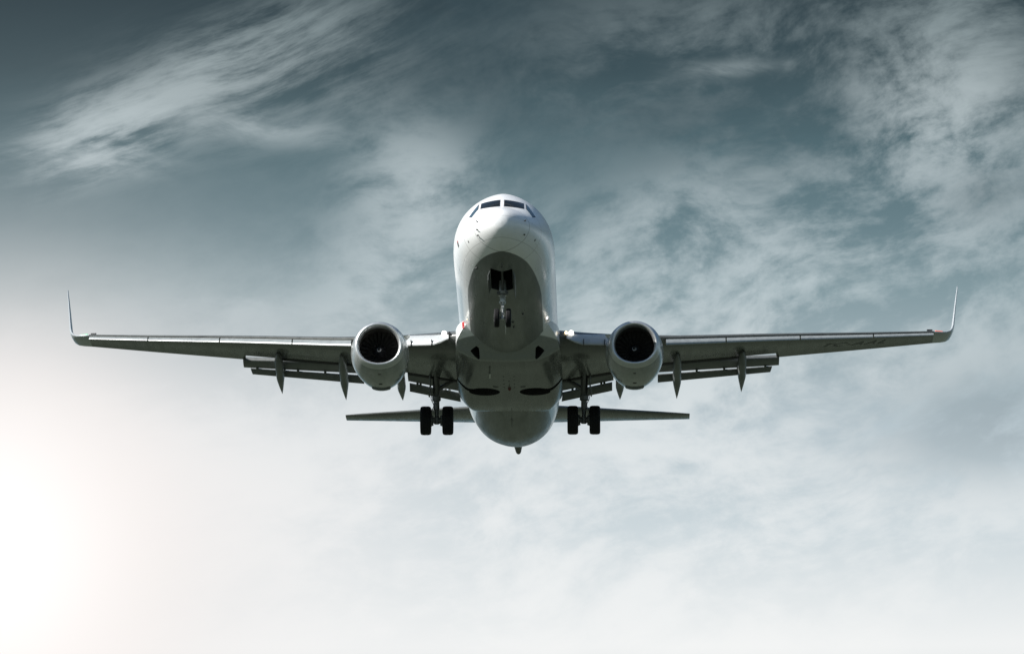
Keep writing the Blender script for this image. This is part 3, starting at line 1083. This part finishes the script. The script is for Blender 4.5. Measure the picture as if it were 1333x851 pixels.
# registration letters under the port wing
WB = bvh_of(wing_p)
cu = bpy.data.curves.new('lettering', 'FONT')
cu.body = 'TC-AAL'
cu.size = 1.0
cu.space_character = 1.12
tmp = bpy.data.objects.new('lettering', cu)
link(tmp)
bpy.context.view_layer.update()
tm = bpy.data.meshes.new_from_object(tmp.evaluated_get(bpy.context.evaluated_depsgraph_get()))
bpy.data.objects.remove(tmp)
bm = bmesh.new()
bm.from_mesh(tm)
bmesh.ops.triangulate(bm, faces=bm.faces)
bmesh.ops.subdivide_edges(bm, edges=bm.edges, cuts=1)
xs = [v.co.x for v in bm.verts]
x0, x1 = min(xs), max(xs)
for v in bm.verts:
    t = (v.co.x - x0) / (x1 - x0)
    s = lerp(12.05, 14.65, t)
    s += v.co.y * .42                                # letters lean with the sweep
    y = lerp(LE(s), TE(s), .64) - v.co.y * .95
    h, n = onto(WB, (s, y, -9), (0, 0, 1))
    v.co = (h if h is not None else Vector((s, y, wing_low(s, .5)))) + Vector((0, 0, -.012)) - O
bm.to_mesh(tm)
bm.free()
tm.materials.append(mat('registration_paint', (0.085, 0.09, 0.088), 0.4))
reg = link(bpy.data.objects.new('registration_lettering', tm))
reg.parent = wing_p


# fairing lights by the wing root
for x, y, z, rad, m_ in ((-1.50, 10.9, -1.27, .035, 'lampwarm'), (1.53, 10.95, -1.21, .055, 'lamp'), (1.665, 12.74, -1.01, .04, 'lamp')):
    h, n = onto(FUSB, (math.copysign(9, x), y, z), (-math.copysign(1, x), 0, 0))
    mb = MB()
    mb.cyl(h + Vector((0, .06, 0)) - n * .02, h + Vector((0, -1, 0)) - n * .02, [(0, rad * .8), (.10, rad), (.13, rad * .7)], 16)
    mb.build('turnoff_light', M[m_], fus)


# ---- engines
def make_engine(sx):
    X, Y, Z = sx * 4.83, 11.35, -2.13
    n = 72

    def ring(dy, r, flat, dz=0.0, squash=1.0):
        rr = []
        for k in range(n):
            a = 2 * PI * k / n
            x, z = math.sin(a), math.cos(a)
            f_ = 1.0
            if z < -0.2:
                f_ = 1 - flat * ((-z - .2) / .8) ** 1.2
            rr.append(Vector((X + r * x * (1 + flat * .12), Y + dy, Z + dz + r * z * f_ * squash)))
        return rr
    cow = MB()
    cow.loft([ring(.26, .955, .10), ring(.45, 1.005, .10), ring(.8, 1.06, .095), ring(1.2, 1.09, .085), ring(1.7, 1.095, .07), ring(2.2, 1.06, .05), ring(2.7, 1.0, .03),
              ring(3.1, .935, .01), ring(3.35, .885, 0), ring(3.35, .85, 0), ring(2.9, .86, 0)], cap1=True, cap0=False)
    nac = cow.build('engine_nacelle', M['cowl'], plane, smooth=45)
    lip = MB()
    lr = [(.30, .968, .10), (.22, .955, .10), (.12, .928, .10), (.05, .893, .10), (.01, .855, .10), (0, .820, .10), (.012, .788, .10), (.06, .757, .10), (.14, .735, .10), (.26, .726, .10)]
    lip.loft([ring(*q) for q in lr], cap0=False, cap1=False)
    lip.build('intake_lip', M['lip'], nac, smooth=60)
    duct = MB()
    duct.loft([ring(.26, .726, .10), ring(.45, .735, .07), ring(.7, .755, .03), ring(.95, .772, 0), ring(1.25, .775, 0)], cap0=False, cap1=True)
    duct.build('intake_duct', M['duct'], nac, smooth=60)
    fan = MB()
    for k in range(24):                               # wide-chord blades
        a0 = 2 * PI * k / 24
        rr = []
        for i in range(7):
            t = i / 6
            rad = lerp(.25, .765, t)
            tw = R(lerp(25, 62, t))
            c = lerp(.13, .20, t)
            e = Vector((math.sin(a0), 0, math.cos(a0)))
            tg = Vector((math.cos(a0), 0, -math.sin(a0)))
            ctr = Vector((X, Y + 1.02, Z)) + e * rad
            d = tg * math.sin(tw) + Vector((0, 1, 0)) * math.cos(tw)
            nn = d.cross(e)
            rr.append([ctr - d * c * .5, ctr + nn * .008, ctr + d * c * .5, ctr - nn * .008])
        fan.loft(rr)
    fan.build('fan', M['fan'], nac, smooth=40)
    sp = MB()
    def cone_r(q):
        return .25 * (q ** .72)
    sp.loft([[Vector((X + cone_r(q) * math.sin(2 * PI * k / 32), Y + .62 + .40 * q, Z + cone_r(q) * math.cos(2 * PI * k / 32))) for k in range(32)] for q in (.0005, .02, .06, .12, .2, .3, .45, .6, .8, 1.0)])
    spn = sp.build('spinner', M['spinner'], nac, smooth=60)
    sw = MB()                                         # painted swirl on the cone
    inn, out_ = [], []
    for i in range(41):
        t = i / 40
        a = R(40 + 290 * t)
        q0 = .05 + .13 * t
        q1 = q0 + .02 + .075 * math.sin(PI * min(1, t * 1.05))
        for q, L_ in ((q0, inn), (q1, out_)):
            L_.append(Vector((X + (cone_r(q) + .006) * math.sin(a), Y + .62 + .40 * q - .005, Z + (cone_r(q) + .006) * math.cos(a))))
    sw.loft([inn, out_], closed=False, cap0=False, cap1=False)
    sw.build('spinner_swirl', M['spiral'], nac, smooth=60)
    core = MB()
    core.loft([ring(2.9, .70, 0), ring(3.35, .68, 0), ring(3.8, .58, 0), ring(4.2, .47, 0), ring(4.2, .43, 0), ring(4.0, .40, 0), ring(4.25, .33, 0), ring(4.7, .16, 0), ring(4.95, .03, 0)])
    core.build('exhaust_nozzle', M['steel'], nac, smooth=45)
    # bottom latch panel, drain and flat keel
    NB = bvh_of(nac)
    patch(NB, [(X - .35, Y + 2.9), (X + .35, Y + 2.9), (X + .30, Y + 3.33), (X - .30, Y + 3.33)], 'below', .05, .05, 5, 'keel_panel', M['canoe'], nac)
    patch(NB, [(X - .06, Y + 1.9), (X + .07, Y + 1.9), (X + .07, Y + 2.1), (X - .06, Y + 2.1)], 'below', .004, .02, 2, 'drain_opening', M['dark'], nac)
    patch(NB, [(X - .05, Y + .72), (X + .05, Y + .72), (X + .05, Y + .8), (X - .05, Y + .8)], 'below', .004, .02, 2, 'drain_opening', M['dark'], nac)
    # inboard strake
    st = MB()
    a = R(52)
    e = Vector((-sx * math.sin(a), 0, math.cos(a)))
    b0 = Vector((X, 0, Z))
    q = [b0 + e * 1.03 + Vector((0, Y + 1.0, 0)), b0 + e * 1.40 + Vector((0, Y + 1.75, 0)), b0 + e * 1.40 + Vector((0, Y + 2.1, 0)), b0 + e * 1.0 + Vector((0, Y + 2.25, 0))]
    tn = Vector((e.z, 0, -e.x)) * .012
    st.loft([[p + tn for p in q], [p - tn for p in q]])
    st.build('strake', M['white'], nac, smooth=0)
    # pylon
    py = MB()
    rr = []
    for dy, hw, zb, zt in ((1.3, .03, -1.12, -1.02), (1.9, .12, -1.25, -.93), (2.6, .17, -1.35, -.84), (3.4, .18, -1.45, -.78), (4.2, .19, -1.55, -.82), (5.2, .18, -1.50, -.95), (6.4, .12, -1.30, -1.0), (7.6, .04, -1.2, -1.1)):
        rr.append([Vector((X + hw * math.cos(2 * PI * k / 16), Y + dy, (zb + zt) / 2 + (zt - zb) / 2 * math.sin(2 * PI * k / 16))) for k in range(16)])
    py.loft(rr)
    py.build('pylon', M['white'], nac, smooth=50)
    return nac


make_engine(-1)
make_engine(1)


# ---- wheels
def wheel(parent, c, rad, w, ax=(1, 0, 0)):
    c = Vector(c)
    h = w / 2
    t = MB()
    prof = [(-h * .62, rad * .50), (-h * .86, rad * .60), (-h * .99, rad * .74), (-h, rad * .84), (-h * .93, rad * .925), (-h * .78, rad * .968), (-h * .58, rad * .985)]
    for g in (-.42, -.14, .14, .42):                  # tread grooves
        prof += [(h * (g - .05), rad * .998), (h * (g - .025), rad * .985), (h * (g + .025), rad * .985), (h * (g + .05), rad * .998)]
    prof += [(h * .58, rad * .985), (h * .78, rad * .968), (h * .93, rad * .925), (h, rad * .84), (h * .99, rad * .74), (h * .86, rad * .60), (h * .62, rad * .50)]
    t.cyl(c, c + Vector(ax), prof, 56)
    o = t.build('tyre', M['rubber'], parent, smooth=40)
    r_ = MB()
    r_.cyl(c, c + Vector(ax), [(-h * .80, rad * .20), (-h * .78, rad * .46), (-h * .70, rad * .53), (h * .70, rad * .53), (h * .78, rad * .46), (h * .80, rad * .20)], 36)
    for k in range(8):
        a = 2 * PI * k / 8
        for s_ in (-1, 1):
            p = c + Vector((s_ * h * .80, math.cos(a) * rad * .33, math.sin(a) * rad * .33))
            r_.cyl(p, p + Vector((s_, 0, 0)), [(-.01, rad * .06), (.03, rad * .06)], 8)
    r_.build('wheel_rim', M['rim'], parent, smooth=35)
    return o


# ---- main landing gear
for sx in (-1, 1):
    X, Ya, Za = sx * 2.86, 19.6, -3.0
    top = Vector((X + sx * .03, 19.35, -1.05))
    ax = Vector((X, Ya, Za))
    mb = MB()
    d = (ax - top)
    L = d.length
    mb.cyl(top, ax, [(0, .17), (.25, .16), (.30, .135), (L * .50, .135), (L * .52, .17), (L * .60, .17), (L * .62, .115), (L * .78, .115), (L * .80, .08), (L * .93, .08), (L * .94, .13), (L + .10, .13), (L + .14, .09)], 26)
    leg = mb.build('main_gear_strut', M['steel'], plane, smooth=35)
    mb = MB()
    mb.cyl(ax - Vector((.62, 0, 0)), ax + Vector((1, 0, 0)), [(0, .07), (.30, .07), (.32, .10), (.92, .10), (.94, .07), (1.24, .07)], 20)
    mb.build('axle', M['steel'], leg)
    for s_ in (-1, 1):
        c = ax + Vector((s_ * .43, 0, 0))
        wheel(leg, c, .565, .42)
        mb = MB()
        mb.cyl(ax + Vector((s_ * .16, 0, 0)), ax + Vector((s_ * 1.0, 0, 0)), [(0, .14), (.02, .22), (.13, .22), (.15, .20)], 24)
        for k in range(6):
            a = 2 * PI * k / 6
            p = ax + Vector((s_ * .13, math.cos(a) * .17, math.sin(a) * .17))
            mb.cyl(p, p + Vector((s_, 0, 0)), [(0, .035), (.07, .035)], 8)
        mb.build('brake_unit', M['steel'], leg)
    # torque links behind the piston
    mb = MB()
    for k in (-1, 1):
        mb.tube([ax + Vector((k * .06, .10, .12)), ax + Vector((k * .03, .36, .42)), ax + Vector((k * .06, .12, .72))], [.035, .03, .035], 8)
    mb.build('torque_link', M['steel'], leg)
    # side brace to the fuselage, drag brace forward, door actuator
    mid = top.lerp(ax, .42)
    mb = MB()
    mb.tube([mid, Vector((sx * 1.95, 19.5, -1.25))], [.065, .065], 10)
    mb.tube([mid + Vector((0, 0, .04)), mid.lerp(Vector((sx * 1.95, 19.5, -1.25)), .5) + Vector((0, 0, .03))], [.09, .08], 10)
    mb.build('side_brace', M['steel'], leg)
    mb = MB()
    mb.tube([top.lerp(ax, .5), Vector((X + sx * .05, 18.0, -1.1))], [.055, .05], 10)
    mb.build('drag_brace', M['steel'], leg)
    mb = MB()
    hs = []
    for i in range(13):
        t = i / 12
        hs.append(top.lerp(ax, lerp(.50, .90, t)) + Vector((sx * (.16 + .05 * math.sin(t * 9)), -.10 - .04 * math.sin(t * 7), 0)))
    mb.tube(hs, .016, 6)
    mb.build('hydraulic_hose', M['spinner'], leg)
    # curved outer door carried by the strut
    mb = MB()
    rr = []
    for i in range(7):
        t = i / 6
        z = lerp(-1.15, -2.05, t)
        w = lerp(.46, .30, t)
        xx = X + sx * (.27 - .05 * math.sin(PI * t))
        rr.append([Vector((xx, 19.35 - w, z)), Vector((xx + sx * .04, 19.35 - w, z)), Vector((xx + sx * .06, 19.35, z)), Vector((xx + sx * .04, 19.35 + w, z)), Vector((xx, 19.35 + w, z))])
    mb.loft(rr)
    mb.build('gear_door', M['flap'], leg, smooth=30)

# ---- nose gear
Xn, Yn, Zn = -.02, 4.0, -3.08
mb = MB()
top = Vector((Xn, 4.22, -1.62))
ax = Vector((Xn, Yn, Zn))
L = (ax - top).length
mb.cyl(top, ax, [(0, .13), (.42, .13), (.45, .19), (.55, .19), (.57, .10), (.80, .095), (.82, .12), (.90, .12), (.92, .055), (L - .1, .055), (L - .08, .075), (L + .06, .075)], 22)
ng = mb.build('nose_gear_strut', M['chrome'], plane, smooth=35)
mb = MB()
mb.cyl(ax - Vector((.32, 0, 0)), ax + Vector((1, 0, 0)), [(0, .045), (.64, .045)], 16)
mb.build('axle', M['steel'], ng)
for s_ in (-1, 1):
    wheel(ng, ax + Vector((s_ * .215, 0, 0)), .345, .195)
mb = MB()
for k in (-1, 1):
    mb.tube([ax + Vector((k * .05, -.07, .10)), ax + Vector((k * .025, -.30, .34)), ax + Vector((k * .05, -.10, .60))], [.025, .022, .025], 8)
mb.tube([ax + Vector((-.05, -.30, .34)), ax + Vector((.05, -.30, .34))], .03, 8)
mb.build('torque_link', M['chrome'], ng)
mb = MB()
mb.box(top + Vector((0, -.16, -.50)), (.42, .16, .12))
mb.tube([top + Vector((-.20, -.12, -.50)), top + Vector((.20, -.12, -.50))], .07, 12)
mb.tube([top + Vector((0, -.1, -.42)), Vector((Xn, 3.1, -1.45))], [.05, .05], 10)
mb.build('steering_unit', M['steel'], ng)
mb = MB()
p = ax + Vector((.0, -.13, .62))
mb.cyl(p + Vector((0, .06, 0)), p - Vector((0, 1, 0)), [(0, .05), (.10, .085), (.13, .06)], 18)
mb.build('taxi_light', M['chrome'], ng)
for s_ in (-1, 1):                                     # clamshell doors hanging at both sides of the bay
    mb = MB()
    xo = -.04 + s_ * .405
    rr = []
    for i in range(11):
        y = lerp(2.42, 4.22, i / 10)
        zt = fB(y) + .06
        hgt = .42 * (1 if i > 1 else .82)
        rr.append([Vector((xo, y, zt)), Vector((xo + s_ * .03, y, zt)), Vector((xo + s_ * .10, y, zt - hgt * .5)), Vector((xo + s_ * .09, y, zt - hgt)), Vector((xo + s_ * .065, y, zt - hgt)), Vector((xo + s_ * .07, y, zt - hgt * .5))])
    mb.loft(rr)
    mb.build('nose_gear_door', M['fdoor'] if 'fdoor' in M else M['flap'], plane, smooth=30)

# ---- tailplane and fin
for sx in (-1, 1):
    mb = MB()
    rr = []
    for i in range(11):
        t = i / 10
        s = lerp(.5, 7.17, t)
        le = lerp(33.55, 37.55, (s - .5) / 6.67)
        c = lerp(4.25, 1.30, (s - .5) / 6.67)
        z0 = lerp(1.16, 1.80, (s - .5) / 6.67)
        tk = .10 if i < 10 else .05
        up_, lo = [], []
        for k in range(17):
            u = (1 - math.cos(PI * k / 16)) / 2
            th = thick(u) * tk
            zz = z0 + u * c * math.tan(R(4.6))
            up_.append(Vector((sx * s, le + u * c, zz + th * c * .85 + .004)))
            lo.append(Vector((sx * s, le + u * c, zz - th * c - .004)))
        rr.append(up_[::-1] + lo[1:])
    mb.loft(rr)
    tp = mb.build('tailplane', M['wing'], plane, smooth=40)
mb = MB()
rr = []
for le, c, z in ((25.8, 12.2, 1.55), (28.6, 9.2, 2.25), (30.9, 6.6, 3.0), (32.6, 5.35, 4.4), (34.2, 4.2, 6.2), (35.6, 3.2, 7.9), (36.4, 2.5, 8.8), (36.7, 2.1, 9.0)):
    hw = .26 if z > 2.8 else .20
    k_ = c / 6.0
    up_, lo = [], []
    for k in range(17):
        u = (1 - math.cos(PI * k / 16)) / 2
        th = thick(u) * min(.10, .55 / c)
        up_.append(Vector((th * c, le + u * c, z)))
        lo.append(Vector((-th * c, le + u * c, z)))
    rr.append(up_[::-1] + lo[1:])
mb.loft(rr)
mb.build('tail_fin', M['white'], plane, smooth=40)
